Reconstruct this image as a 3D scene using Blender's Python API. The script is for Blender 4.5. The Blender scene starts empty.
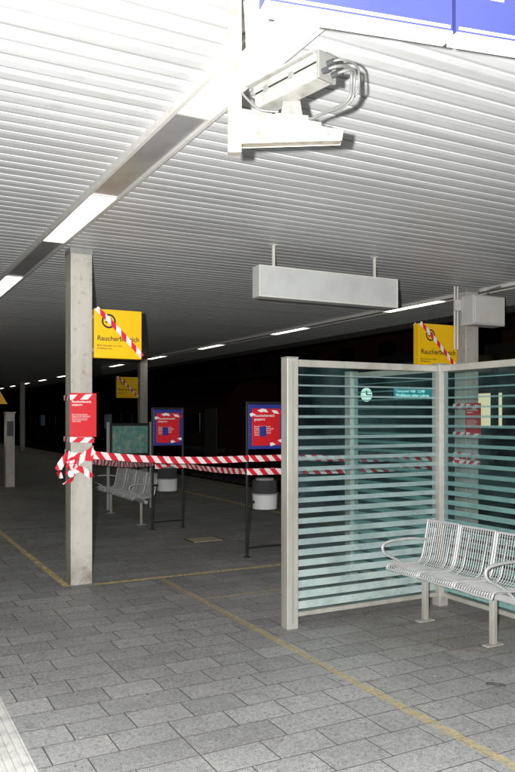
import bpy, math, random
from mathutils import Vector, Matrix
random.seed(4)
S=bpy.context.scene
S.view_settings.view_transform='Standard'
S.view_settings.look='None'
S.view_settings.exposure=0
COL=S.collection

# ------------------------------------------------ materials
def newmat(name):
    m=bpy.data.materials.new(name); m.use_nodes=True
    nt=m.node_tree; b=nt.nodes['Principled BSDF']
    return m,nt,b
def N(nt,t,**k):
    n=nt.nodes.new(t)
    for a,v in k.items(): setattr(n,a,v)
    return n
def objco(nt): return N(nt,'ShaderNodeTexCoord').outputs['Object']
def noise(nt,co,scale,detail=5,rough=.6):
    n=N(nt,'ShaderNodeTexNoise'); n.inputs['Scale'].default_value=scale
    n.inputs['Detail'].default_value=detail; n.inputs['Roughness'].default_value=rough
    nt.links.new(co,n.inputs['Vector']); return n.outputs['Fac']
def mapped(nt,co,sc,loc=(0,0,0)):
    mp=N(nt,'ShaderNodeMapping'); mp.inputs['Scale'].default_value=sc; mp.inputs['Location'].default_value=loc
    nt.links.new(co,mp.inputs['Vector']); return mp.outputs[0]
def ramp(nt,fac,stops):
    r=N(nt,'ShaderNodeValToRGB'); e=r.color_ramp.elements
    while len(e)<len(stops): e.new(.5)
    for i,(p,c) in enumerate(stops):
        e[i].position=p; e[i].color=(c[0],c[1],c[2],1) if hasattr(c,'__len__') else (c,c,c,1)
    nt.links.new(fac,r.inputs['Fac']); return r.outputs['Color']
def mix(nt,a,b,fac,mode='MIX'):
    m=N(nt,'ShaderNodeMix',data_type='RGBA',blend_type=mode)
    for s,v in ((m.inputs[6],a),(m.inputs[7],b),(m.inputs[0],fac)):
        if isinstance(v,bpy.types.NodeSocket): nt.links.new(v,s)
        elif hasattr(v,'__len__'): s.default_value=(v[0],v[1],v[2],1)
        else: s.default_value=v
    return m.outputs[2]
def bump(nt,b,h,st=.3,dist=.01):
    n=N(nt,'ShaderNodeBump'); n.inputs['Strength'].default_value=st; n.inputs['Distance'].default_value=dist
    nt.links.new(h,n.inputs['Height']); nt.links.new(n.outputs[0],b.inputs['Normal'])
def painted(name,col,rough=.45,metal=0,dirt=.25,scale=4,dcol=None,stretch=None):
    m,nt,b=newmat(name)
    co=objco(nt)
    if stretch: co=mapped(nt,co,stretch)
    f=noise(nt,co,scale,8,.65)
    d=dcol or tuple(c*.35 for c in col)
    fac=ramp(nt,f,[(.45,0.0),(.75,dirt)])
    c=mix(nt,col,d,fac)
    nt.links.new(c,b.inputs['Base Color'])
    b.inputs['Roughness'].default_value=rough; b.inputs['Metallic'].default_value=metal
    bump(nt,b,noise(nt,co,scale*12,3),.08,.004)
    return m
def emis(name,col,st):
    m,nt,b=newmat(name)
    b.inputs['Base Color'].default_value=(.8,.8,.8,1)
    b.inputs['Emission Color'].default_value=(*col,1); b.inputs['Emission Strength'].default_value=st
    return m

M_steel=painted('galvanised_steel',(.34,.345,.33),.42,.35,.35,5,None,(1,1,.4))
M_alu=painted('aluminium_post',(.37,.365,.325),.4,.25,.65,4,(.17,.145,.105),(1,1,.3))
M_white=painted('white_paint',(.58,.57,.54),.4,0,.35,6,(.42,.36,.26))
M_bracket=painted('bracket_weathered_paint',(.245,.225,.19),.5,0,.9,16,(.10,.06,.035))
M_cctv=painted('camera_housing_paint',(.24,.24,.22),.45,0,.7,20,(.11,.095,.07))
M_ccdark=painted('camera_rear_cap',(.14,.14,.13),.45,0,.5,20)
M_lgrey=painted('light_grey_box',(.50,.51,.50),.4,0,.25,5)
M_yel=painted('yellow_sign',(.86,.50,.005),.35,0,.12,6)
M_blue=painted('blue_sign',(.03,.04,.24),.3,0,.1,4)
M_bluebig=painted('blue_enamel',(.035,.045,.17),.3,0,.15,4)
M_red=painted('red_poster',(.58,.012,.02),.4,0,.1,8)
M_black=painted('black_metal',(.018,.018,.02),.4,.2,.2,5)
M_dark=painted('dark_grey_metal',(.05,.052,.055),.45,.3,.2,5)
M_cream=painted('white_print',(.74,.74,.72),.5,0,.05,5)
M_ink=painted('black_print',(.01,.01,.01),.5,0,.05,5)
M_fascia=painted('canopy_fascia',(.03,.028,.027),.6,0,.3,3)
M_green=painted('map_print',(.10,.25,.23),.35,0,.9,9,(.4,.45,.3))
M_wire=painted('bench_wire_paint',(.40,.405,.40),.4,.15,.35,10)
M_cable=painted('cable_grey',(.11,.11,.105),.45,0,.2,5)
M_lamp=emis('lamp_diffuser_lit',(1,.97,.84),5.0)
M_panelgrey=painted('strip_cover_metal',(.34,.34,.335),.32,.25,.5,3)
M_rail=painted('rail_steel',(.08,.065,.055),.4,.6,.4,6)

# column: grey paint, vertical streaks, grime near the foot
m,nt,b=newmat('column_grey_paint'); co=objco(nt)
f=noise(nt,mapped(nt,co,(1,1,.2)),4,8,.7); f2=noise(nt,co,16,7,.7)
c=mix(nt,(.45,.425,.38),(.19,.16,.125),ramp(nt,f,[(.42,0),(.75,.7)]))
c=mix(nt,c,(.13,.105,.08),ramp(nt,f2,[(.56,0),(.76,.75)]))
sp=N(nt,'ShaderNodeSeparateXYZ'); nt.links.new(co,sp.inputs[0])
mr=N(nt,'ShaderNodeMapRange'); mr.inputs[1].default_value=-1.654; mr.inputs[2].default_value=-1.25; mr.inputs[3].default_value=.9; mr.inputs[4].default_value=0
nt.links.new(sp.outputs[2],mr.inputs[0])
mu=N(nt,'ShaderNodeMath',operation='MULTIPLY'); nt.links.new(mr.outputs[0],mu.inputs[0]); nt.links.new(ramp(nt,noise(nt,co,7,6,.7),[(.35,.1),(.65,1)]),mu.inputs[1])
c=mix(nt,c,(.10,.08,.06),mu.outputs[0])
nt.links.new(c,b.inputs['Base Color']); b.inputs['Roughness'].default_value=.5
M_col=m

# ceiling
m,nt,b=newmat('ceiling_slats_white'); co=objco(nt)
f=noise(nt,co,.9,6); f2=noise(nt,co,9,5); f3=noise(nt,mapped(nt,co,(.25,7.41,.01)),1,2,.5)
c=mix(nt,(.56,.57,.57),(.44,.44,.43),ramp(nt,f,[(.4,0),(.75,.6)]))
c=mix(nt,c,(.40,.405,.40),ramp(nt,f3,[(.42,0),(.68,.7)]))
c=mix(nt,c,(.33,.31,.28),ramp(nt,f2,[(.55,0),(.8,.35)]))
nt.links.new(c,b.inputs['Base Color']); b.inputs['Roughness'].default_value=.42
M_ceil=m

# paving
def paving(name,dark,light,bw,rh,offset=.5):
    m,nt,b=newmat(name); co=objco(nt)
    wn=N(nt,'ShaderNodeTexNoise'); wn.inputs['Scale'].default_value=3.0; wn.inputs['Detail'].default_value=3
    nt.links.new(co,wn.inputs['Vector'])
    va=N(nt,'ShaderNodeVectorMath',operation='MULTIPLY_ADD'); va.inputs[1].default_value=(.018,.018,0)
    nt.links.new(wn.outputs['Color'],va.inputs[0]); nt.links.new(co,va.inputs[2])
    br=N(nt,'ShaderNodeTexBrick'); br.offset=offset; br.squash=1.5; br.squash_frequency=3
    nt.links.new(va.outputs[0],br.inputs['Vector'])
    for k,v in (('Scale',1),('Mortar Size',.0038),('Mortar Smooth',.4),('Bias',0),('Brick Width',bw),('Row Height',rh)): br.inputs[k].default_value=v
    br.inputs['Color1'].default_value=(0,0,0,1); br.inputs['Color2'].default_value=(1,1,1,1)
    br.inputs['Mortar'].default_value=(.5,.5,.5,1)
    base=ramp(nt,br.outputs['Color'],[(0,dark),(1,light)])
    n1=noise(nt,co,.9,6,.6); n2=noise(nt,co,42,7,.8); n3=noise(nt,co,150,3,.65); n4=noise(nt,co,5,8,.75); n5=noise(nt,co,13,6,.7); n6=noise(nt,co,75,2,.5)
    base=mix(nt,base,(.10,.10,.097),ramp(nt,n1,[(.42,0),(.70,.55)]))
    base=mix(nt,base,(.38,.38,.365),ramp(nt,n4,[(.50,0),(.75,.5)]))
    base=mix(nt,base,(.07,.068,.063),ramp(nt,n5,[(.54,0),(.72,.65)]))
    base=mix(nt,base,(.045,.045,.045),ramp(nt,n2,[(.45,0),(.66,.75)]))
    base=mix(nt,base,(.62,.62,.60),ramp(nt,n3,[(.54,0),(.72,.7)]))
    base=mix(nt,base,(.015,.014,.013),ramp(nt,n6,[(.68,0),(.74,.85)]))
    # brownish foot-traffic dirt around the shelter seat
    dv=N(nt,'ShaderNodeVectorMath',operation='DISTANCE'); dv.inputs[1].default_value=(3.95,4.5,0); nt.links.new(co,dv.inputs[0])
    rad=ramp(nt,dv.outputs['Value'],[(.35,1),(.95,0)])
    mu=N(nt,'ShaderNodeMath',operation='MULTIPLY'); nt.links.new(rad,mu.inputs[0]); nt.links.new(ramp(nt,noise(nt,co,4.5,9,.8),[(.36,0),(.66,.8)]),mu.inputs[1])
    base=mix(nt,base,(.13,.10,.07),mu.outputs[0])
    base=mix(nt,base,(.055,.052,.047),br.outputs['Fac'])
    nt.links.new(base,b.inputs['Base Color'])
    b.inputs['Roughness'].default_value=.6
    inv=N(nt,'ShaderNodeMath',operation='MULTIPLY_ADD'); inv.inputs[1].default_value=-1.0; inv.inputs[2].default_value=1
    nt.links.new(br.outputs['Fac'],inv.inputs[0])
    ad=N(nt,'ShaderNodeMath',operation='MULTIPLY_ADD'); ad.inputs[1].default_value=.5
    nt.links.new(n2,ad.inputs[0]); nt.links.new(inv.outputs[0],ad.inputs[2])
    bump(nt,b,ad.outputs[0],.6,.005)
    return m
M_pave=paving('platform_paving',(.20,.205,.205),(.29,.295,.29),.33,.225)
def faded(name,col,lo=.38,hi=.62,scale=14,a=.9,z=.1):
    m,nt,b=newmat(name); co=objco(nt)
    f=noise(nt,co,scale,9,.8)
    t=N(nt,'ShaderNodeBsdfTransparent'); ms=N(nt,'ShaderNodeMixShader')
    fac=ramp(nt,f,[(lo,z),(hi,a)])
    nt.links.new(fac,ms.inputs[0]); nt.links.new(t.outputs[0],ms.inputs[1]); nt.links.new(b.outputs[0],ms.inputs[2])
    nt.links.new(ms.outputs[0],nt.nodes['Material Output'].inputs['Surface'])
    b.inputs['Base Color'].default_value=(*col,1); b.inputs['Roughness'].default_value=.6
    return m
M_yline=faded('yellow_floor_paint',(.72,.56,.26),.36,.56,18,.85,.15)
M_yline2=faded('worn_yellow_floor_paint',(.55,.44,.20),.40,.66,22,.75,.08)
M_pale=faded('pale_slab',(.40,.36,.28),.3,.7,14,.8,.3)
m,nt,b=newmat('tactile_strip'); co=objco(nt)
c=mix(nt,(.46,.46,.44),(.20,.20,.19),ramp(nt,noise(nt,co,9,7,.7),[(.45,0),(.75,.8)]))
nt.links.new(c,b.inputs['Base Color']); b.inputs['Roughness'].default_value=.6
M_tact=m
m,nt,b=newmat('ballast'); co=objco(nt)
nt.links.new(ramp(nt,noise(nt,co,14,6,.8),[(.35,(.01,.009,.008)),(.65,(.05,.042,.036))]),b.inputs['Base Color']); b.inputs['Roughness'].default_value=.9
M_ground=m
m,nt,b=newmat('barrier_tape_plastic')
uv=N(nt,'ShaderNodeUVMap'); sp=N(nt,'ShaderNodeSeparateXYZ'); nt.links.new(uv.outputs[0],sp.inputs[0])
a=N(nt,'ShaderNodeMath',operation='ADD'); nt.links.new(sp.outputs[0],a.inputs[0]); nt.links.new(sp.outputs[1],a.inputs[1])
d=N(nt,'ShaderNodeMath',operation='DIVIDE'); d.inputs[1].default_value=.15; nt.links.new(a.outputs[0],d.inputs[0])
fr=N(nt,'ShaderNodeMath',operation='FRACT'); nt.links.new(d.outputs[0],fr.inputs[0])
gt=N(nt,'ShaderNodeMath',operation='GREATER_THAN'); gt.inputs[1].default_value=.5; nt.links.new(fr.outputs[0],gt.inputs[0])
nt.links.new(mix(nt,(.80,.76,.75),(.66,.02,.04),gt.outputs[0]),b.inputs['Base Color'])
b.inputs['Roughness'].default_value=.3
M_tape=m
# glass (single sheet)
m,nt,b=newmat('shelter_glass')
t=N(nt,'ShaderNodeBsdfTransparent'); t.inputs[0].default_value=(.76,.89,.88,1)
g=N(nt,'ShaderNodeBsdfGlossy'); g.inputs['Roughness'].default_value=.02
df=N(nt,'ShaderNodeBsdfDiffuse'); df.inputs[0].default_value=(.22,.42,.44,1)  # flash haze on the panes, painted in as a patchy teal diffuse layer
m1=N(nt,'ShaderNodeMixShader'); co=objco(nt)
nt.links.new(ramp(nt,noise(nt,co,2.0,6,.6),[(.4,.012),(.75,.10)]),m1.inputs[0])
nt.links.new(t.outputs[0],m1.inputs[1]); nt.links.new(df.outputs[0],m1.inputs[2])
m2=N(nt,'ShaderNodeMixShader'); lw=N(nt,'ShaderNodeLayerWeight'); lw.inputs[0].default_value=.12
nt.links.new(lw.outputs['Fresnel'],m2.inputs[0]); nt.links.new(m1.outputs[0],m2.inputs[1]); nt.links.new(g.outputs[0],m2.inputs[2])
nt.links.new(m2.outputs[0],nt.nodes['Material Output'].inputs['Surface'])
M_glass=m
m,nt,b=newmat('frosted_stripe')
t=N(nt,'ShaderNodeBsdfTransparent'); ms=N(nt,'ShaderNodeMixShader')
co=objco(nt)
sp=N(nt,'ShaderNodeSeparateXYZ'); nt.links.new(co,sp.inputs[0])
mr=N(nt,'ShaderNodeMapRange'); mr.inputs[1].default_value=.1; mr.inputs[2].default_value=1.5; mr.inputs[3].default_value=.95; mr.inputs[4].default_value=.66
nt.links.new(sp.outputs[2],mr.inputs[0]); nt.links.new(mr.outputs[0],ms.inputs[0])
mr2=N(nt,'ShaderNodeMapRange'); mr2.inputs[1].default_value=.1; mr2.inputs[2].default_value=1.2; mr2.inputs[3].default_value=0; mr2.inputs[4].default_value=1
nt.links.new(sp.outputs[2],mr2.inputs[0])
bc=mix(nt,(.36,.43,.41),(.23,.32,.315),mr2.outputs[0])
nt.links.new(mix(nt,bc,(.14,.20,.195),ramp(nt,noise(nt,co,4,6,.65),[(.40,0),(.70,.85)])),b.inputs['Base Color'])
b.inputs['Roughness'].default_value=.35
nt.links.new(t.outputs[0],ms.inputs[1]); nt.links.new(b.outputs[0],ms.inputs[2])
nt.links.new(ms.outputs[0],nt.nodes['Material Output'].inputs['Surface'])
M_frost=m

# ------------------------------------------------ helpers
def empty(name,loc=(0,0,0)):
    e=bpy.data.objects.new(name,None); e.location=loc; e.empty_display_size=.1; COL.objects.link(e); return e
def par(o,p):
    if p is not None:
        o.parent=p; o.matrix_parent_inverse=Matrix.Translation(p.location).inverted()
def meshobj(name,vs,fs,mat,p=None,smooth=False):
    me=bpy.data.meshes.new(name); me.from_pydata([tuple(v) for v in vs],[],fs); me.update()
    o=bpy.data.objects.new(name,me); COL.objects.link(o)
    if mat: me.materials.append(mat)
    if smooth:
        for q in me.polygons: q.use_smooth=True
    par(o,p); return o
def box(name,x0,x1,y0,y1,z0,z1,mat,p=None,bev=0.004,rotz=0,pivot=None):
    cx,cy,cz=(x0+x1)/2,(y0+y1)/2,(z0+z1)/2
    hx,hy,hz=(x1-x0)/2,(y1-y0)/2,(z1-z0)/2
    vs=[(sx*hx,sy*hy,sz*hz) for sx in(-1,1) for sy in(-1,1) for sz in(-1,1)]
    fs=[(0,1,3,2),(4,6,7,5),(0,4,5,1),(2,3,7,6),(0,2,6,4),(1,5,7,3)]
    o=meshobj(name,vs,fs,mat,None); o.location=(cx,cy,cz)
    if rotz:
        o.rotation_euler[2]=rotz
        if pivot:
            v=Matrix.Rotation(rotz,3,'Z')@(Vector((cx,cy,0))-Vector((pivot[0],pivot[1],0)))
            o.location=(pivot[0]+v.x,pivot[1]+v.y,cz)
    par(o,p)
    if bev:
        md=o.modifiers.new('bev','BEVEL'); md.width=bev; md.segments=2; md.limit_method='ANGLE'
    return o
def tube(name,pts,r,mat,p=None,cyc=False,smooth=True):
    cu=bpy.data.curves.new(name,'CURVE'); cu.dimensions='3D'; cu.bevel_depth=r; cu.bevel_resolution=3
    sp=cu.splines.new('NURBS' if smooth else 'POLY'); sp.points.add(len(pts)-1)
    for q,v in zip(sp.points,pts): q.co=(*v,1)
    if smooth: sp.order_u=3; sp.use_endpoint_u=True
    sp.use_cyclic_u=cyc; cu.materials.append(mat); cu.use_fill_caps=True
    o=bpy.data.objects.new(name,cu); COL.objects.link(o); par(o,p); return o
def cyl(name,c,r,z0,z1,mat,p=None,n=28,axis='Z',r2=None):
    vs=[];r2=r if r2 is None else r2
    for k,(z,rr) in enumerate(((z0,r),(z1,r2))):
        for i in range(n):
            a=2*math.pi*i/n
            if axis=='Z': vs.append((c[0]+rr*math.cos(a),c[1]+rr*math.sin(a),z))
            else: vs.append((c[0]+rr*math.cos(a),z,c[1]+rr*math.sin(a)))
    fs=[(i,(i+1)%n,n+(i+1)%n,n+i) for i in range(n)]+[tuple(range(n)),tuple(range(n,2*n))]
    o=meshobj(name,vs,fs,mat,p)
    for q in o.data.polygons: q.use_smooth=len(q.vertices)==4
    return o
def text(name,body,x,y,z,size,mat,p=None,align='LEFT',sp=1.0,rotz=0,off=0.0):
    cu=bpy.data.curves.new(name,'FONT'); cu.body=body; cu.size=size; cu.align_x=align; cu.extrude=.0006; cu.space_line=sp; cu.offset=off
    cu.materials.append(mat)
    o=bpy.data.objects.new(name,cu); COL.objects.link(o); o.location=(x,y,z); o.rotation_euler=(math.pi/2,0,rotz); par(o,p); return o
def catmull(pts,n=10):
    P=[Vector(q) for q in pts]; P=[P[0]*2-P[1]]+P+[P[-1]*2-P[-2]]; out=[]
    for i in range(1,len(P)-2):
        for k in range(n):
            t=k/n; a,b_,c_,d_=P[i-1],P[i],P[i+1],P[i+2]
            out.append(.5*((2*b_)+(c_-a)*t+(2*a-5*b_+4*c_-d_)*t*t+(-a+3*b_-3*c_+d_)*t**3))
    out.append(P[-2]); return out
def tape(name,pts,p=None,w=.075,twist=None,smooth=True,flat=None,sag=0):
    if sag and len(pts)==2:
        a,b_=Vector(pts[0]),Vector(pts[1]); pts=[a.lerp(b_,t/12)-Vector((0,0,sag*4*(t/12)*(1-t/12))) for t in range(13)]
    P=catmull(pts,6) if smooth else [Vector(q) for q in pts]
    L=[0]
    for i in range(1,len(P)): L.append(L[-1]+(P[i]-P[i-1]).length)
    vs=[];rows=5
    for i,q in enumerate(P):
        t=(P[min(i+1,len(P)-1)]-P[max(i-1,0)]).normalized()
        if flat is not None: side=t.cross(Vector(flat)).normalized()
        else:
            up=Vector((0,0,1)); side=(up-t*up.dot(t)).normalized()
            ang=twist(L[i]/L[-1]) if twist else .25*math.sin(L[i]*3.1)
            side=Matrix.Rotation(ang,3,t)@side
        nrm=t.cross(side)
        for r in range(rows):
            s=(r/(rows-1)-.5)
            vs.append(q+side*w*s+nrm*(.006*math.sin(L[i]*17+r*1.3) if flat is None else 0))
    fs=[];uvs=[]
    for i in range(len(P)-1):
        for r in range(rows-1):
            fs.append((i*rows+r,(i+1)*rows+r,(i+1)*rows+r+1,i*rows+r+1))
            v0,v1=r*w/(rows-1),(r+1)*w/(rows-1)
            uvs+= [(L[i],v0),(L[i+1],v0),(L[i+1],v1),(L[i],v1)]
    o=meshobj(name,vs,fs,M_tape,p,True)
    ul=o.data.uv_layers.new(name='UVMap')
    for k,u in enumerate(uvs): ul.data[k].uv=u
    return o

H=3.31
# ------------------------------------------------ ground
def sheet(name,x0,x1,y0,y1,z,mat,p=None):
    return meshobj(name,[(x0,y0,z),(x1,y0,z),(x1,y1,z),(x0,y1,z)],[(0,1,2,3)],mat,p)
sheet('ground',-400,400,-400,400,-.86,M_ground)
pl=empty('platform')
box('platform_slab',-.75,8.15,-6,90,-.87,-.012,painted('platform_concrete',(.2,.19,.18),.8),pl,0)
sheet('paving_surface',-.75,8.15,-6,90,0,M_pave,pl)
tp=empty('tactile_paving')
vs=[];fs=[];x=.36
while x<.73:
    k=len(vs)
    for y in(-5,60):
        for dx,z in ((0,.004),(.006,.009),(.022,.009),(.028,.004),(.0379,.004)): vs.append((x+dx,y,z))
    for j in range(4): fs.append((k+j,k+j+1,k+5+j+1,k+5+j))
    x+=.038
meshobj('tactile_ribs',vs,fs,M_tact,tp)
fm=empty('yellow_floor_markings')
sheet('line_long',1.76,1.83,7.3,60,.004,M_yline,fm)
sheet('line_cross',2.06,4.25,7.23,7.30,.004,M_yline,fm)
sheet('line_near',2.695,2.765,1,7.22,.004,M_yline2,fm)
sheet('line_short',2.78,4.3,6.2,6.25,.004,M_yline2,fm)
sheet('line_far',6.35,6.45,2,60,.004,M_yline,fm)
sheet('line_edge',7.45,7.75,-5,80,.004,M_pale,fm)
mh=empty('floor_hatch',(4.1,9.2,0))
box('hatch_cover',3.9,4.32,9.1,9.4,.001,.006,painted('hatch_beige',(.42,.36,.25),.6),mh,.001)
for sx in(3.888,4.332): box('hatch_frame',sx-.012,sx+.012,9.09,9.41,.001,.009,M_dark,mh,.001)
lt=empty('floor_litter',(3,3,0))
vs=[];fs=[]
for i in range(700):
    x=random.uniform(.8,6);y=random.uniform(2,8);s=random.uniform(.002,.008)
    if i<260: x=random.gauss(3.9,.5);y=random.gauss(4.4,.45)
    if i>690: s*=1.8
    a=random.uniform(0,6.28);k=len(vs)
    for j in range(4):
        vs.append((x+s*math.cos(a+j*1.57)*random.uniform(.5,1.4),y+s*math.sin(a+j*1.57),.006+random.uniform(0,.004)))
    fs.append((k,k+1,k+2,k+3))
meshobj('crumbs',vs,fs,painted('litter_dark',(.06,.05,.035),.8),lt)
vs=[];fs=[]
for i in range(90):
    x=random.uniform(.8,6);y=random.uniform(2,8);s=random.uniform(.003,.008);a=random.uniform(0,6.28);k=len(vs)
    for j in range(5): vs.append((x+s*math.cos(a+j*1.256)*random.uniform(.6,1.3),y+s*math.sin(a+j*1.256),.006))
    fs.append(tuple(range(k,k+5)))
meshobj('cigarette_ends_and_gum',vs,fs,painted('litter_pale',(.5,.48,.42),.8),lt)
tube('twig',[(3.42,3.42,.008),(3.46,3.40,.012),(3.50,3.34,.008)],.006,M_ink,lt)

# ------------------------------------------------ ceiling / canopy
cn=empty('platform_canopy')
p=.135; y=-6; prof=[]
while y<90:
    prof+=[(y,3.330),(y+.010,3.330),(y+.013,3.313),(y+.045,3.309),(y+.105,3.309),(y+.132,3.313)]; y+=p
X0,X1=-2.4,8.6
vs=[(X0,a,b_) for a,b_ in prof]+[(X1,a,b_) for a,b_ in prof]; n=len(prof)
meshobj('ceiling_slats',vs,[(i,i+1,n+i+1,n+i) for i in range(n-1)],M_ceil,cn)
box('roof_deck',X0-.1,X1+.1,-6,90,3.45,3.6,M_fascia,cn,0)
box('fascia_r',X1,X1+.12,-6,90,3.22,3.449,M_fascia,cn,0)
box('fascia_l',X0-.12,X0,-6,90,3.22,3.449,M_fascia,cn,0)

def strip(xc,w,lits,ylo,yhi):
    e=empty('ceiling_light_strip',(xc,0,H))
    box('frame_a',xc-w/2-.03,xc-w/2,ylo,yhi,3.268,3.33,M_white,e,.003)
    box('frame_b',xc+w/2,xc+w/2+.03,ylo,yhi,3.268,3.33,M_white,e,.003)
    prev=ylo
    for a,b_ in lits:
        if a-prev>.1:
            k=max(1,int((a-prev)/1.1)); st_=(a-prev)/k
            for i in range(k):
                box('cover',xc-w/2+.002,xc+w/2-.002,prev+i*st_+.006,prev+(i+1)*st_-.006,3.283,3.325,M_panelgrey,e,.003)
        sheet('diffuser',xc-w/2+.004,xc+w/2-.004,a+.02,b_-.02,3.281,M_lamp,e)
        box('end_plate',xc-w/2+.001,xc+w/2-.001,a-.005,a+.015,3.272,3.326,M_white,e,.002)
        box('end_plate',xc-w/2+.001,xc+w/2-.001,b_-.015,b_+.005,3.272,3.326,M_white,e,.002)
        prev=b_
    box('cover_end',xc-w/2+.002,xc+w/2-.002,prev+.006,yhi,3.283,3.325,M_panelgrey,e,.003)
strip(1.60,.19,[(-1.6,.1),(1.95,3.75)]+[(5.4+3.58*k,7.05+3.58*k) for k in range(10)],-5,60)
strip(7.22,.16,[(.9,2.2),(4.45,5.7)]+[(8.05+3.6*k,9.35+3.6*k) for k in range(12)],-5,70)

# ------------------------------------------------ columns
def column(cx,cy,w=.214):
    e=empty('canopy_column',(cx,cy,0)); h=w/2
    box('shaft',cx-h,cx+h,cy-h,cy+h,0,3.308,M_col,e,.008)
    box('head_collar',cx-h-.006,cx+h+.006,cy-h-.006,cy+h+.006,3.25,3.307,M_steel,e,.003)
    return e
A=(1.94,7.42); C=(6.95,7.3); B=(6.95,19.8)
for c_ in (A,C,B,(6.95,37),(1.94,19.9),(1.94,-5),(6.95,-5)): column(*c_)

def sign_yellow(x0,x1,y,z0,z1,side,name='smoking_area_sign'):
    e=empty(name,((x0+x1)/2,y,(z0+z1)/2)); w=x1-x0
    box('panel',x0,x1,y-.05,y+.05,z0,z1,M_yel,e,.006)
    f=y-.0515; h=z1-z0
    text('lettering','Raucherbereich',x0+.03*w/.5,f,z0+.36*h,.070*w/.5,M_ink,e,off=.0008)
    text('small_lettering','Bitte Rauchen nur hier\nSmoking area',x0+.03,f,z0+.24*h,.028,M_ink,e)
    cxx,cz=x0+.15*w/.5,z0+.76*h
    n=28; vs=[];
    for i in range(n):
        a=2*math.pi*i/n
        for r in(.055,.073): vs.append((cxx+r*math.cos(a),f,cz+r*math.sin(a)))
    meshobj('ring',vs,[(2*i,2*i+1,(2*i+3)%(2*n),(2*i+2)%(2*n)) for i in range(n)],M_ink,e)
    box('cigarette',cxx-.036,cxx+.02,f-.001,f+.001,cz-.018,cz-.003,M_ink,e,0)
    box('cigarette_tip',cxx+.025,cxx+.037,f-.001,f+.001,cz-.018,cz-.003,M_ink,e,0)
    tube('smoke',[(cxx+.03,f,cz),(cxx+.02,f,cz+.012),(cxx+.035,f,cz+.022),(cxx+.02,f,cz+.035)],.0035,M_ink,e)
    g=x0 if side<0 else x1
    for zz in (z0+.08,z1-.08):
        xa,xb=sorted((g,g+side*.07)); box('bracket',xa,xb,y-.02,y+.02,zz-.02,zz+.02,M_steel,e,.003)
    tape('tape_diagonal',[(x0+.02,y-.058,z1+.004),(x0+.3*w,y-.057,z1-.22*h),(x1-.28*w,y-.057,z0+.36*h),(x1+.004,y-.057,z0+.06*h)],e,.05,flat=(0,1,0))
    tape('tape_back',[(x0+.02,y+.06,z1+.004),(x1+.004,y+.06,z0+.06*h)],e,.05,flat=(0,1,0))
    return e
sign_yellow(2.075,2.57,7.40,2.24,2.73,-1)
sign_yellow(6.10,6.73,7.28,2.22,2.81,1)
sign_yellow(6.2,6.80,19.8,2.17,2.74,1)

def poster(x0,x1,y,z0,z1,pp,col=M_red,blue=False):
    f=y
    box('poster_sheet',x0,x1,f-.004,f,z0,z1,col,pp,.001)
    w=x1-x0;h=z1-z0;g=f-.0055
    text('heading','Raucherbereich\ngesperrt',x0+.07*w,g,z1-.22*h,.115*w,M_cream,pp,off=.0005)
    text('body','Bitte beachten Sie die\nRegeln auf dem Bahnsteig.\nDer Bereich ist bis auf\nWeiteres geschlossen.\nVielen Dank.',x0+.07*w,g,z1-.5*h,.066*w,M_cream,pp)
    return f
pa=empty('red_notice_poster',(1.94,7.3,1.67)); poster(1.823,2.085,7.308,1.455,1.885,pa)
pc=empty('red_notice_poster',(6.95,7.18,1.6)); poster(6.825,7.09,7.188,1.38,1.83,pc)

def wrap(cx,cy,h,zs,e,w=.075):
    h+=.006
    c4=[(cx-h,cy-h),(cx+h,cy-h),(cx+h,cy+h),(cx-h,cy+h),(cx-h,cy-h)]
    pts=[(x,y,z) for (x,y),z in zip(c4,zs)]
    for i in range(4):
        a,b_=Vector(pts[i]),Vector(pts[i+1])
        out=((a+b_)/2-Vector((cx,cy,(a.z+b_.z)/2))).normalized()
        tape('tape_wrap',[a.lerp(b_,t/6) for t in range(7)],e,w,flat=tuple(out),smooth=False)
bt=empty('barrier_tape',(3,7.5,1.2))
wrap(*A,.107,[1.27,1.25,1.27,1.29,1.27],bt)
wrap(*A,.112,[1.16,1.33,1.3,1.2,1.16],bt)
wrap(*A,.115,[1.43,1.42,1.43,1.43,1.43],bt,.05)
wrap(*A,.113,[1.84,1.85,1.84,1.84,1.84],bt,.05)
wrap(*C,.107,[1.15,1.13,1.15,1.16,1.15],bt)
wrap(*C,.112,[1.06,1.04,1.08,1.1,1.06],bt)
wrap(*C,.114,[1.79,1.77,1.79,1.79,1.79],bt,.06)
wrap(*C,.114,[1.43,1.40,1.43,1.43,1.43],bt,.06)
tape('loose_end_a',[(1.83,7.29,1.30),(1.76,7.27,1.24),(1.70,7.25,1.15),(1.72,7.25,1.06)],bt,.065,twist=lambda t:1.2*t)
tape('loose_end_b',[(1.84,7.285,1.22),(1.79,7.26,1.13),(1.84,7.25,1.06),(1.74,7.24,1.01)],bt,.06,twist=lambda t:-1.5*t+.3)
tape('loose_end_c',[(1.84,7.285,1.12),(1.93,7.28,1.14),(2.03,7.285,1.06)],bt,.06,twist=lambda t:.5*t)
tape('knot',[(1.80,7.28,1.19),(1.84,7.25,1.24),(1.87,7.24,1.19),(1.83,7.25,1.14),(1.79,7.27,1.18),(1.85,7.23,1.22)],bt,.055,twist=lambda t:2.5*t)
tape('run_a',[(2.055,7.31,1.275),(4.04,7.80,1.165)],bt,sag=.035)
tape('run_a2',[(4.04,7.80,1.165),(4.56,7.81,1.165)],bt,sag=.005)
tape('run_b',[(4.56,7.81,1.165),(6.84,7.26,1.14)],bt,sag=.02)
tape('run_c',[(2.055,7.36,1.22),(3.83,10.38,.98)],bt,sag=.03,twist=lambda t:.5*math.sin(t*7))
tape('run_d',[(3.83,10.38,.93),(4.30,10.38,.93)],bt,sag=.005)
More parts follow.
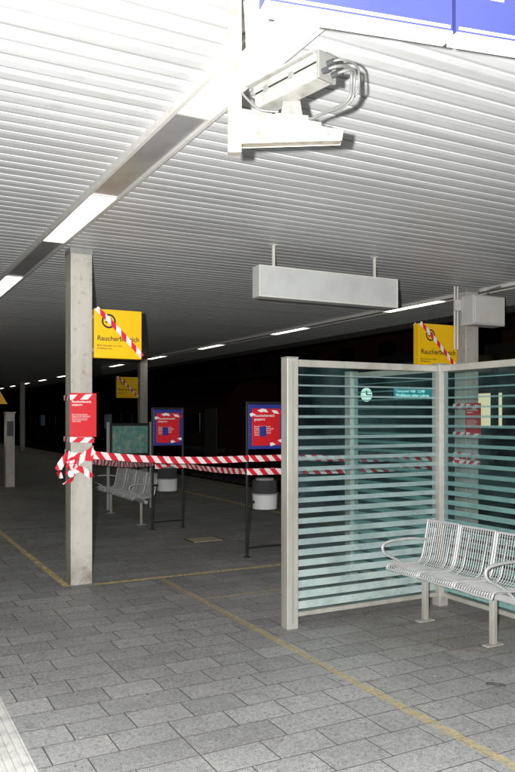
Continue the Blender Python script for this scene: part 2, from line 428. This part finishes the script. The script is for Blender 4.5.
tape('run_e',[(4.30,10.38,.93),(4.50,7.92,1.0)],bt,sag=.04)
tape('run_f',[(4.02,7.815,1.01),(4.56,7.815,1.0)],bt,sag=.004)
tape('run_g',[(4.56,7.82,1.0),(6.85,7.3,1.06)],bt,sag=.03,twist=lambda t:.25*math.sin(t*9))

# ------------------------------------------------ poster stands with litter bin
def stand(x0,x1,y,ztop):
    e=empty('notice_stand',((x0+x1)/2,y,0)); r=.014
    for x in(x0,x1):
        box('post',x-r,x+r,y-r,y+r,0,ztop,M_black,e,.003)
        box('foot',x-.03,x+.03,y-.04,y+.04,0.001,.010,M_black,e,.002)
    box('top_rail',x0+r,x1-r,y-.012,y+.012,ztop-.025,ztop,M_black,e,.002)
    box('low_rail',x0+r,x1-r,y-.012,y+.012,.10,.12,M_black,e,.002)
    z1=ztop-.03; z0=z1-.53
    box('board',x0+r+.002,x1-r-.002,y-.011,y+.011,z0,z1,M_blue,e,.002)
    poster(x0+.06,x1-.06,y-.0125,z0+.04,z1-.05,e)
    pic=(x0+x1)/2
    box('icon_plate',pic-.09,pic+.0,y-.021,y-.0185,z0+.15,z0+.27,M_blue,e,0)
    tape('tape_corner_a',[(x0+.03,y-.023,z1-.13),(x0+.22,y-.023,z1-.06)],e,.04,flat=(0,1,0),smooth=False)
    tape('tape_corner_b',[(x1-.2,y-.0235,z0+.05),(x1-.03,y-.0235,z0+.10)],e,.04,flat=(0,1,0),smooth=False)
    tape('tape_corner_c',[(x0+.2,y-.024,z1-.07),(x1-.03,y-.024,z1-.10)],e,.035,flat=(0,1,0),smooth=False)
    b_=empty('litter_bin',(pic,y+.02,.7))
    cyl('bin_body',(pic,y+.02),.145,.56,.73,M_lgrey,b_,r2=.15)
    cyl('bin_top',(pic,y+.02),.15,.745,.90,M_dark,b_,r2=.145)
    cyl('bin_rim',(pic,y+.02),.158,.73,.745,M_steel,b_)
    cyl('ash_tray',(pic,y+.02),.11,.9,.92,M_steel,b_)
    for x in(x0,x1):
        xa,xb=(x+r,pic-.14) if x<pic else (pic+.14,x-r)
        box('bin_arm',xa,xb,y,y+.03,.63,.66,M_black,b_,.002)
stand(4.04,4.54,7.85,1.83)
stand(3.81,4.29,10.43,1.79)

mb=empty('map_display_case',(4.3,13,0))
for x in(3.92,4.72): box('leg',x-.025,x+.025,12.98,13.03,0,1.56,M_steel,mb,.004)
box('case',3.946,4.694,12.98,13.03,.95,1.54,M_black,mb,.004)
box('map_sheet',3.99,4.65,12.972,12.978,1.0,1.49,M_green,mb,0)

# ------------------------------------------------ bench
def bench(xf,xb,y0,n,pitch):
    e=empty('wire_mesh_bench',((xf+xb)/2,y0+n*pitch/2,0)); dx=xb-xf
    prof=[(0,.405),(0.015,.44),(.05,.452),(.12,.447),(.22,.435),(.31,.432),(.36,.45),(.385,.50),(.40,.56),(.415,.63),(.43,.70),(.442,.76),(.448,.785)]
    k=dx/.448
    P=catmull([(a*k,0,b_) for a,b_ in prof],2)
    for s in range(n):
        ya=y0+s*pitch+.012; yb=y0+(s+1)*pitch-.012; nn=15
        vs=[];fs=[]
        for q in P:
            for j in range(nn+1):
                t=j/nn; vs.append((xf+q.x,ya+(yb-ya)*t,q.z-.012*math.sin(math.pi*t)*(1 if q.x<.33 else 0)))
        for i in range(len(P)-1):
            for j in range(nn): fs.append((i*(nn+1)+j,(i+1)*(nn+1)+j,(i+1)*(nn+1)+j+1,i*(nn+1)+j+1))
        o=meshobj('seat_mesh',vs,fs,M_wire,e)
        md=o.modifiers.new('w','WIREFRAME'); md.thickness=.0072; md.use_even_offset=False
        rim=[(xf+q.x,ya,q.z) for q in P]+[(xf+q.x,yb,q.z) for q in reversed(P)]
        tube('seat_rim',rim,.010,M_wire,e,cyc=True,smooth=False)
    y1=y0+n*pitch
    box('beam',xf+.2*k,xf+.26*k,y0-.02,y1+.02,.345,.395,M_wire,e,.005)
    for yy in [y0+.22,y1-.22]:
        box('leg',xf+.21*k,xf+.25*k,yy-.022,yy+.022,.012,.345,M_alu,e,.004)
        box('foot',xf+.15*k,xf+.31*k,yy-.03,yy+.03,.001,.012,M_alu,e,.003)
    for yy in (y0+.02,y0+n*pitch-.02) :
        tube('armrest',[(xf+.40*k,yy,.62),(xf+.3*k,yy,.64),(xf+.1*k,yy,.64),(xf-.03,yy,.625),(xf-.055,yy,.585),(xf-.03,yy,.535),(xf+.05*k,yy,.50),(xf+.15*k,yy,.45),(xf+.23*k,yy,.38)],.012,M_wire,e)
    for s in range(n):
        for t in(.25,.75):
            yy=y0+(s+t)*pitch
            tube('support',[(xf+.02,yy,.425),(xf+.2*k,yy,.40),(xf+.37*k,yy,.425),(xf+.41*k,yy,.56),(xf+.45*k,yy,.72)],.007,M_wire,e)
    return e
bench(3.82,4.26,3.76,3,.392)
bench(3.62,4.02,10.75,4,.5)

# ------------------------------------------------ glass shelter
sh=empty('glass_wind_shelter',(4.51,5.06,0))
def post(x,y,w=.1,h=2.11):
    box('post',x-w/2,x+w/2,y-w/2,y+w/2,.0,h,M_alu,sh,.006)
    box('post_groove',x-.012,x+.012,y-w/2-.0015,y-w/2+.001,.05,h-.03,M_steel,sh,0)
    box('post_cap',x-w/2-.002,x+w/2+.002,y-w/2-.002,y+w/2+.002,h,h+.008,M_alu,sh,.003)
PX=[(2.98,5.06),(4.51,5.06),(4.51,6.40),(4.51,3.70)]
for q in PX: post(*q)
def panel(a,b_):
    (ax,ay),(bx,by)=a,b_; L=math.hypot(bx-ax,by-ay); ang=math.atan2(by-ay,bx-ax)
    cx,cy=(ax+bx)/2,(ay+by)/2; hl=L/2-.052
    def bb(nm,t,z0,z1,mat,bev=.003):
        o=box(nm,cx-hl,cx+hl,cy-t,cy+t,z0,z1,mat,None,bev); o.rotation_euler[2]=ang
        o.location=(cx,cy,(z0+z1)/2); par(o,sh)
    bb('top_rail',.028,2.045,2.10,M_alu)
    bb('bottom_rail',.02,.085,.12,M_alu)
    d=Vector((bx-ax,by-ay,0)).normalized(); nn=Vector((d.y,-d.x,0)); c=Vector((cx,cy,0))
    def pl_(z0,z1,off):
        a0=c-d*hl+nn*off; b0=c+d*hl+nn*off
        return [a0+Vector((0,0,z0)),b0+Vector((0,0,z0)),b0+Vector((0,0,z1)),a0+Vector((0,0,z1))]
    meshobj('glass_pane',pl_(.121,2.044,0),[(0,1,2,3)],M_glass,sh)
    vs=[];fs=[];z=.14
    while z<2.02:
        t=(z-.13)/1.9; wd=.052*(1-t)**.9+.008; k=len(vs)
        vs+=pl_(z,z+wd,.003); fs.append((k,k+1,k+2,k+3)); z+=.0835
    meshobj('frosted_bands',vs,fs,M_frost,sh)
panel(PX[0],PX[1]); panel(PX[1],PX[2]); panel(PX[3],PX[1])

# ------------------------------------------------ hanging sign (blank)
hs=empty('hanging_blank_sign',(4.14,6.3,2.93))
box('sign_box',3.33,4.965,6.22,6.36,2.785,3.085,M_lgrey,hs,.006)
for z in (2.785,3.070): box('edge_trim',3.326,4.969,6.212,6.22,z,z+.015,M_white,hs,.002)
for x in (3.326,4.954): box('edge_trim_v',x,x+.015,6.212,6.2195,2.8,3.070,M_white,hs,.002)
for x in(3.53,4.73):
    box('hanger',x-.014,x+.014,6.29,6.31,3.085,3.31,M_white,hs,.003)
    box('hanger_plate',x-.025,x+.025,6.27,6.33,3.299,3.309,M_white,hs,.002)

# ------------------------------------------------ big blue sign near the camera
bs=empty('blue_platform_sign',(1.9,1.95,3.1))
rz=math.atan2(1.84-2.03,2.04-1.106)
pv=(1.106,2.03)
def bsb(nm,a,b_,y0,y1,z0,z1,mat,bev=.003):
    box(nm,1.106+a,1.106+b_,2.03+y0,2.03+y1,z0,z1,mat,bs,bev,rotz=rz,pivot=pv)
for a,b_ in ((0,.655),(.668,1.6)):
    bsb('panel_blue',a,b_,0,.06,2.935,3.29,M_bluebig,.002)
    bsb('under_edge',a,b_,-.004,.064,2.912,2.934,M_white,.003)
    bsb('printed_line',a+.01,b_-.01,-.003,-.0005,2.942,2.951,M_cream,0)
bsb('pictogram',.80,.85,-.003,-.0005,3.06,3.12,M_cream,0)

# ------------------------------------------------ CCTV
cc=empty('security_camera',(1.3,2.6,2.9))
rx=math.atan2(-.47,.8826)
box('ceiling_post',1.259,1.313,2.575,2.625,2.665,3.31,M_bracket,cc,.004,rotz=rx,pivot=(1.286,2.6))
box('ceiling_plate',1.22,1.35,2.53,2.67,3.296,3.308,M_bracket,cc,.003)
D=Vector((math.cos(rx),math.sin(rx),0)); Nn=Vector((-D.y,D.x,0)); O=Vector((1.286,2.6,0))+D*.028
def prism(nm,prof,t,mat,O=O,D=D,Nn=Nn,off=0,bev=.003):
    vs=[O+D*a+Nn*(off-t/2)+Vector((0,0,z)) for a,z in prof]+[O+D*a+Nn*(off+t/2)+Vector((0,0,z)) for a,z in prof]
    n=len(prof); fs=[tuple(range(n)),tuple(range(2*n-1,n-1,-1))]+[(i,(i+1)%n,n+(i+1)%n,n+i) for i in range(n)]
    o=meshobj(nm,vs,fs,mat,cc)
    md=o.modifiers.new('b','BEVEL'); md.width=bev; md.segments=2
    return o
prism('arm',[(0,2.70),(.38,2.712),(.385,2.745),(.30,2.762),(.02,2.81),(0,2.82)],.05,M_bracket)
prism('arm_flange',[(-.005,2.825),(.30,2.772),(.30,2.764),(-.005,2.813)],.07,M_bracket)
for a,z in((.06,2.74),(.33,2.735)):
    q=O+D*a-Nn*.026+Vector((0,0,z)); tube('bolt',[q,q-Nn*.006],.006,M_ccdark,cc,smooth=False)
prism('swivel_base',[(.13,2.762),(.25,2.762),(.25,2.80),(.13,2.81)],.06,M_cctv,off=.0)
prism('swivel_yoke',[(.15,2.80),(.23,2.80),(.22,2.86),(.16,2.86)],.045,M_ccdark,off=0)
F=Vector((-.26,.965,0)).normalized(); R=Vector((F.y,-F.x,0)); Cn=Vector((1.452,2.455,2.912))
tilt=-.05
def hb(nm,l0,l1,w,z0,z1,mat,bev=.008,taper=0):
    vs=[]
    for l,k in((l0,1),(l1,1-taper)):
        for s in(-1,1):
            for z in(z0,z1): vs.append(Cn+F*l+R*s*w/2*k+Vector((0,0,z*k+tilt*l)))
    o=meshobj(nm,vs,[(0,1,3,2),(4,6,7,5),(0,4,5,1),(2,3,7,6),(0,2,6,4),(1,5,7,3)],mat,cc)
    md=o.modifiers.new('b','BEVEL'); md.width=bev; md.segments=3
hb('housing_lower',-.17,.16,.088,-.05,.006,M_cctv)
hb('housing_seam',-.165,.155,.084,.006,.011,M_black,.001)
hb('housing_upper',-.168,.165,.094,.011,.042,M_cctv)
hb('sun_shield',-.15,.20,.112,.048,.054,M_cctv,.002)
hb('shield_spacer',-.10,-.06,.04,.042,.048,M_dark,.001); hb('shield_spacer_b',.06,.10,.04,.042,.048,M_dark,.001)
hb('rear_cap',-.185,-.1705,.096,-.055,.046,M_ccdark,.004)
hb('front_glass',.1605,.168,.07,-.04,.0,M_black,.003)
hb('side_latch',-.055,-.03,.098,-.006,.018,M_ccdark,.002); hb('side_latch_b',.08,.105,.098,-.006,.018,M_ccdark,.002)
for dz,ds in((-.02,.025),(-.02,-.025),(.015,0)):
    q=Cn+F*-.185+R*ds+Vector((0,0,dz))
    tube('gland',[q,q-F*.03],.011,M_dark,cc,smooth=False)
def loop(nm,ds,dz,out,up,end,r):
    s=Cn+F*-.213+R*ds+Vector((0,0,dz))
    e_=O+D*end+Vector((0,0,2.80))-Nn*.02
    tube(nm,[s,s-F*.03,s+R*out*.7-F*.03+Vector((0,0,up*.6)),s+R*out+Vector((0,0,up-.04)),s+R*out*.95+Vector((0,0,-.09)),e_+R*out*.35+Vector((0,0,.015)),e_+R*.02+Vector((0,0,-.005)),e_-D*.03],r,M_cable,cc)
loop('cable_a',.025,-.02,.09,.04,.26,.0055)
loop('cable_b',-.025,-.02,.125,.045,.25,.0055)
loop('cable_c',0,.015,.145,.02,.24,.0045)
tube('cable_d',[O+Vector((.0,0,2.90)),O+D*.05+Vector((0,0,2.84)),O+D*.10+Vector((0,0,2.83)),O+D*.14+Vector((0,0,2.83))],.005,M_cable,cc)

# ------------------------------------------------ box and conduits on column C
jb=empty('loudspeaker_box',(6.93,7.0,2.97))
box('body',6.66,7.2,6.88,7.10,2.79,3.16,M_lgrey,jb,.012)
box('front_cover',6.68,7.18,6.865,6.879,2.81,3.14,M_white,jb,.006)
box('mount',6.88,7.02,7.101,7.192,2.85,3.1,M_steel,jb,.003)
cd=empty('cable_conduit',(6.7,7.2,3))
for x in(6.62,6.67): tube('pipe',[(x,7.16,2.5),(x,7.16,3.2),(x,7.16,3.29)],.014,M_white,cd,smooth=False)
tube('pipe_b',[(7.0,6.98,3.165),(7.0,6.98,3.24),(7.1,6.9,3.28),(7.3,6.5,3.285),(7.6,5.0,3.285)],.012,M_cable,cd,smooth=False)
box('junction_box',6.58,6.71,7.10,7.14,2.98,3.12,M_white,cd,.005)

# ------------------------------------------------ left distance
ip=empty('information_pillar',(3.16,18.4,0))
box('pillar',3.06,3.27,18.3,18.5,.0,1.74,M_col,ip,.01)
box('cap',3.04,3.29,18.28,18.52,1.74,1.77,M_steel,ip,.004)
box('screen',3.09,3.24,18.29,18.298,1.2,1.55,M_dark,ip,.002)
vm=empty('ticket_machine',(2.75,19,0))
box('cabinet',2.45,3.03,18.9,19.3,.0,1.75,painted('machine_yellow',(.5,.36,.06),.4),vm,.02)
box('screen_panel',2.5,2.98,18.885,18.899,1.0,1.5,emis('machine_screen',(.9,.75,.35),.7),vm,.004)
box('slot_panel',2.5,2.98,18.885,18.899,.4,.9,M_dark,vm,.004)
ws=empty('warning_sign',(2.85,18.0,2.1))
meshobj('triangle',[(2.65,18,1.95),(3.05,18,1.95),(2.85,18,2.3),(2.65,18.02,1.95),(3.05,18.02,1.95),(2.85,18.02,2.3)],[(0,1,2),(5,4,3),(0,3,4,1),(1,4,5,2),(2,5,3,0)],M_yel,ws)
tube('sign_rod',[(2.85,18.03,1.9),(2.85,18.03,3.3)],.015,M_steel,ws,smooth=False)

# ------------------------------------------------ tracks, train, other platform, buildings
M_sleep=painted('sleeper',(.05,.045,.04),.9)
for xc in(9.75,13.9,-2.6):
    e=empty('railway_track',(xc,0,-.8))
    for s in(-.75,.75):
        box('rail',xc+s-.035,xc+s+.035,-20,120,-.74,-.62,M_rail,e,.01)
    vs=[];fs=[]
    for i in range(150):
        y=-10+i*.65;k=len(vs)
        for a in(-1.25,1.25):
            for b_ in(0,.24):
                for z in(-.86,-.74): vs.append((xc+a,y+b_,z))
        fs+=[(k,k+1,k+3,k+2),(k+4,k+6,k+7,k+5),(k,k+4,k+5,k+1),(k+2,k+3,k+7,k+6),(k+1,k+5,k+7,k+3)]
    meshobj('sleepers',vs,fs,M_sleep,e)
M_tred=painted('train_dark_red',(.03,.008,.007),.35,0,.5,1.5)
M_tband=painted('train_band',(.07,.07,.075),.4,0,.5,1.5)
M_tglass=painted('train_window',(.006,.007,.008),.12,0,.1,3)
M_tdim=emis('train_window_dim_light',(.25,.45,.7),.03)
def coach(y0,y1):
    e=empty('train_coach',(13.9,(y0+y1)/2,0))
    prof=[(12.5,-.35),(12.45,.2),(12.45,1.9),(12.62,2.5),(13.1,2.95),(13.9,3.1),(14.7,2.95),(15.2,2.5),(15.35,1.9),(15.35,.2),(15.3,-.35)]
    n=len(prof); vs=[(a,y0,b_) for a,b_ in prof]+[(a,y1,b_) for a,b_ in prof]
    meshobj('body',vs,[(i,(i+1)%n,n+(i+1)%n,n+i) for i in range(n)]+[tuple(range(n)),tuple(range(2*n-1,n-1,-1))],M_tred,e)
    box('white_band',12.435,12.449,y0+.1,y1-.1,.25,.45,M_tband,e,0)
    y=y0+2.4; i=0
    while y<y1-3:
        box('window',12.43,12.449,y,y+1.3,1.0,1.8,M_tdim if i%5==2 else M_tglass,e,.004); y+=1.75; i+=1
    for yy in(y0+.7,y1-1.9): box('door',12.425,12.434,yy,yy+1.2,-.1,2.0,M_tband,e,.01)
    box('bogie',12.9,14.9,y0+2,y0+5,-.8,-.36,M_dark,e,.02); box('bogie',12.9,14.9,y1-5,y1-2,-.8,-.36,M_dark,e,.02)
coach(26,51); coach(51.6,77)
op=empty('opposite_platform',(22,20,0))
box('slab',17,24,-20,90,-.87,0,painted('far_concrete',(.05,.05,.047),.8),op,0)
box('canopy',17.3,23.7,-5,80,3.6,3.9,M_fascia,op,0)
for y in range(0,80,10): box('post',20.4,20.6,y,y+.2,0,3.6,M_fascia,op,0)
bd=empty('brick_station_building',(30,20,0))
m=painted('dark_brick',(.10,.04,.03),.8,0,.6,2)
box('wall',27,36,-10,60,-.86,7,m,bd,0)
box('roof',26.6,36.4,-10.4,60.4,7.001,7.4,M_fascia,bd,0)
M_litwin=emis('lit_window',(.9,.8,.5),.8)
for i,y in enumerate(range(-10,58,4)):
    for z in(1.2,4.4): box('window',26.95,26.999,y,y+1.5,z,z+1.6,M_litwin if (z==1.2 and y==26) else M_tglass,bd,0)
kx,ky,kz=17.55,23.9,2.52
ck=empty('platform_clock',(kx,ky,kz))
cyl('case',(kx,kz),.31,ky,ky+.12,M_dark,ck,axis='Y'); cyl('face',(kx,kz),.27,ky-.012,ky-.002,emis('clock_face',(.8,1,.85),1.2),ck,axis='Y')
box('hand_h',kx-.03,kx+.03,ky-.02,ky-.013,kz,kz+.16,M_ink,ck,0); box('hand_m',kx,kx+.22,ky-.02,ky-.013,kz-.02,kz+.02,M_ink,ck,0)
for i in range(12):
    a=i*math.pi/6; box('tick',kx+.22*math.cos(a)-.012,kx+.22*math.cos(a)+.012,ky-.018,ky-.013,kz+.22*math.sin(a)-.012,kz+.22*math.sin(a)+.012,M_ink,ck,0)
tube('rod',[(kx,ky+.06,kz+.27),(kx,ky+.06,3.6)],.03,M_dark,ck,smooth=False)
dd=empty('departure_display',(19,24,2.5))
dx0,dy0=18.35,23.3
box('case',dx0,dx0+2.1,dy0,dy0+.2,2.3,2.85,painted('display_teal',(.02,.10,.12),.4),dd,.01)
box('glow_panel',dx0+.06,dx0+2.04,dy0-.012,dy0-.002,2.36,2.79,emis('display_backlight',(.02,.25,.28),.8),dd,0)
text('lines','Hannover Hbf  12:40\nWolfsburg ueber Lehrte',dx0+.15,dy0-.016,2.62,.17,emis('display_text',(.6,1,1),1.2),dd)
for x in(dx0+.3,dx0+1.8): box('rod',x,x+.03,dy0+.08,dy0+.11,2.85,3.6,M_dark,dd,0)

# ------------------------------------------------ world + light
w=bpy.data.worlds.new('World'); S.world=w; w.use_nodes=True; nt=w.node_tree
sky=nt.nodes.new('ShaderNodeTexSky'); sky.sky_type='NISHITA'; sky.sun_disc=False
sky.sun_elevation=math.radians(-4); sky.sun_rotation=math.radians(200)
bg=nt.nodes['Background']; nt.links.new(sky.outputs[0],bg.inputs[0]); bg.inputs[1].default_value=.02
cam_loc=Vector((0,0,1.65)); th=math.radians(28.04)
right=Vector((math.cos(th),-math.sin(th),0)); fwd=Vector((math.sin(th),math.cos(th),0))
L=bpy.data.lights.new('camera_flash','SPOT'); L.energy=2500; L.shadow_soft_size=.02; L.spot_size=math.radians(125); L.spot_blend=.5; L.color=(1,.99,.98)
lo=bpy.data.objects.new('camera_flash',L); COL.objects.link(lo)
lo.location=cam_loc-right*.13+Vector((0,0,.05))
lo.rotation_euler=(math.radians(88),0,-th)
# ------------------------------------------------ camera
cd_=bpy.data.cameras.new('camera'); co_=bpy.data.objects.new('camera',cd_); COL.objects.link(co_)
co_.location=cam_loc; co_.rotation_euler=(math.radians(90),0,-th)
cd_.sensor_fit='VERTICAL'; cd_.sensor_height=36; cd_.lens=35.0; cd_.shift_y=31/772
cd_.clip_start=.05; cd_.clip_end=1500
S.camera=co_
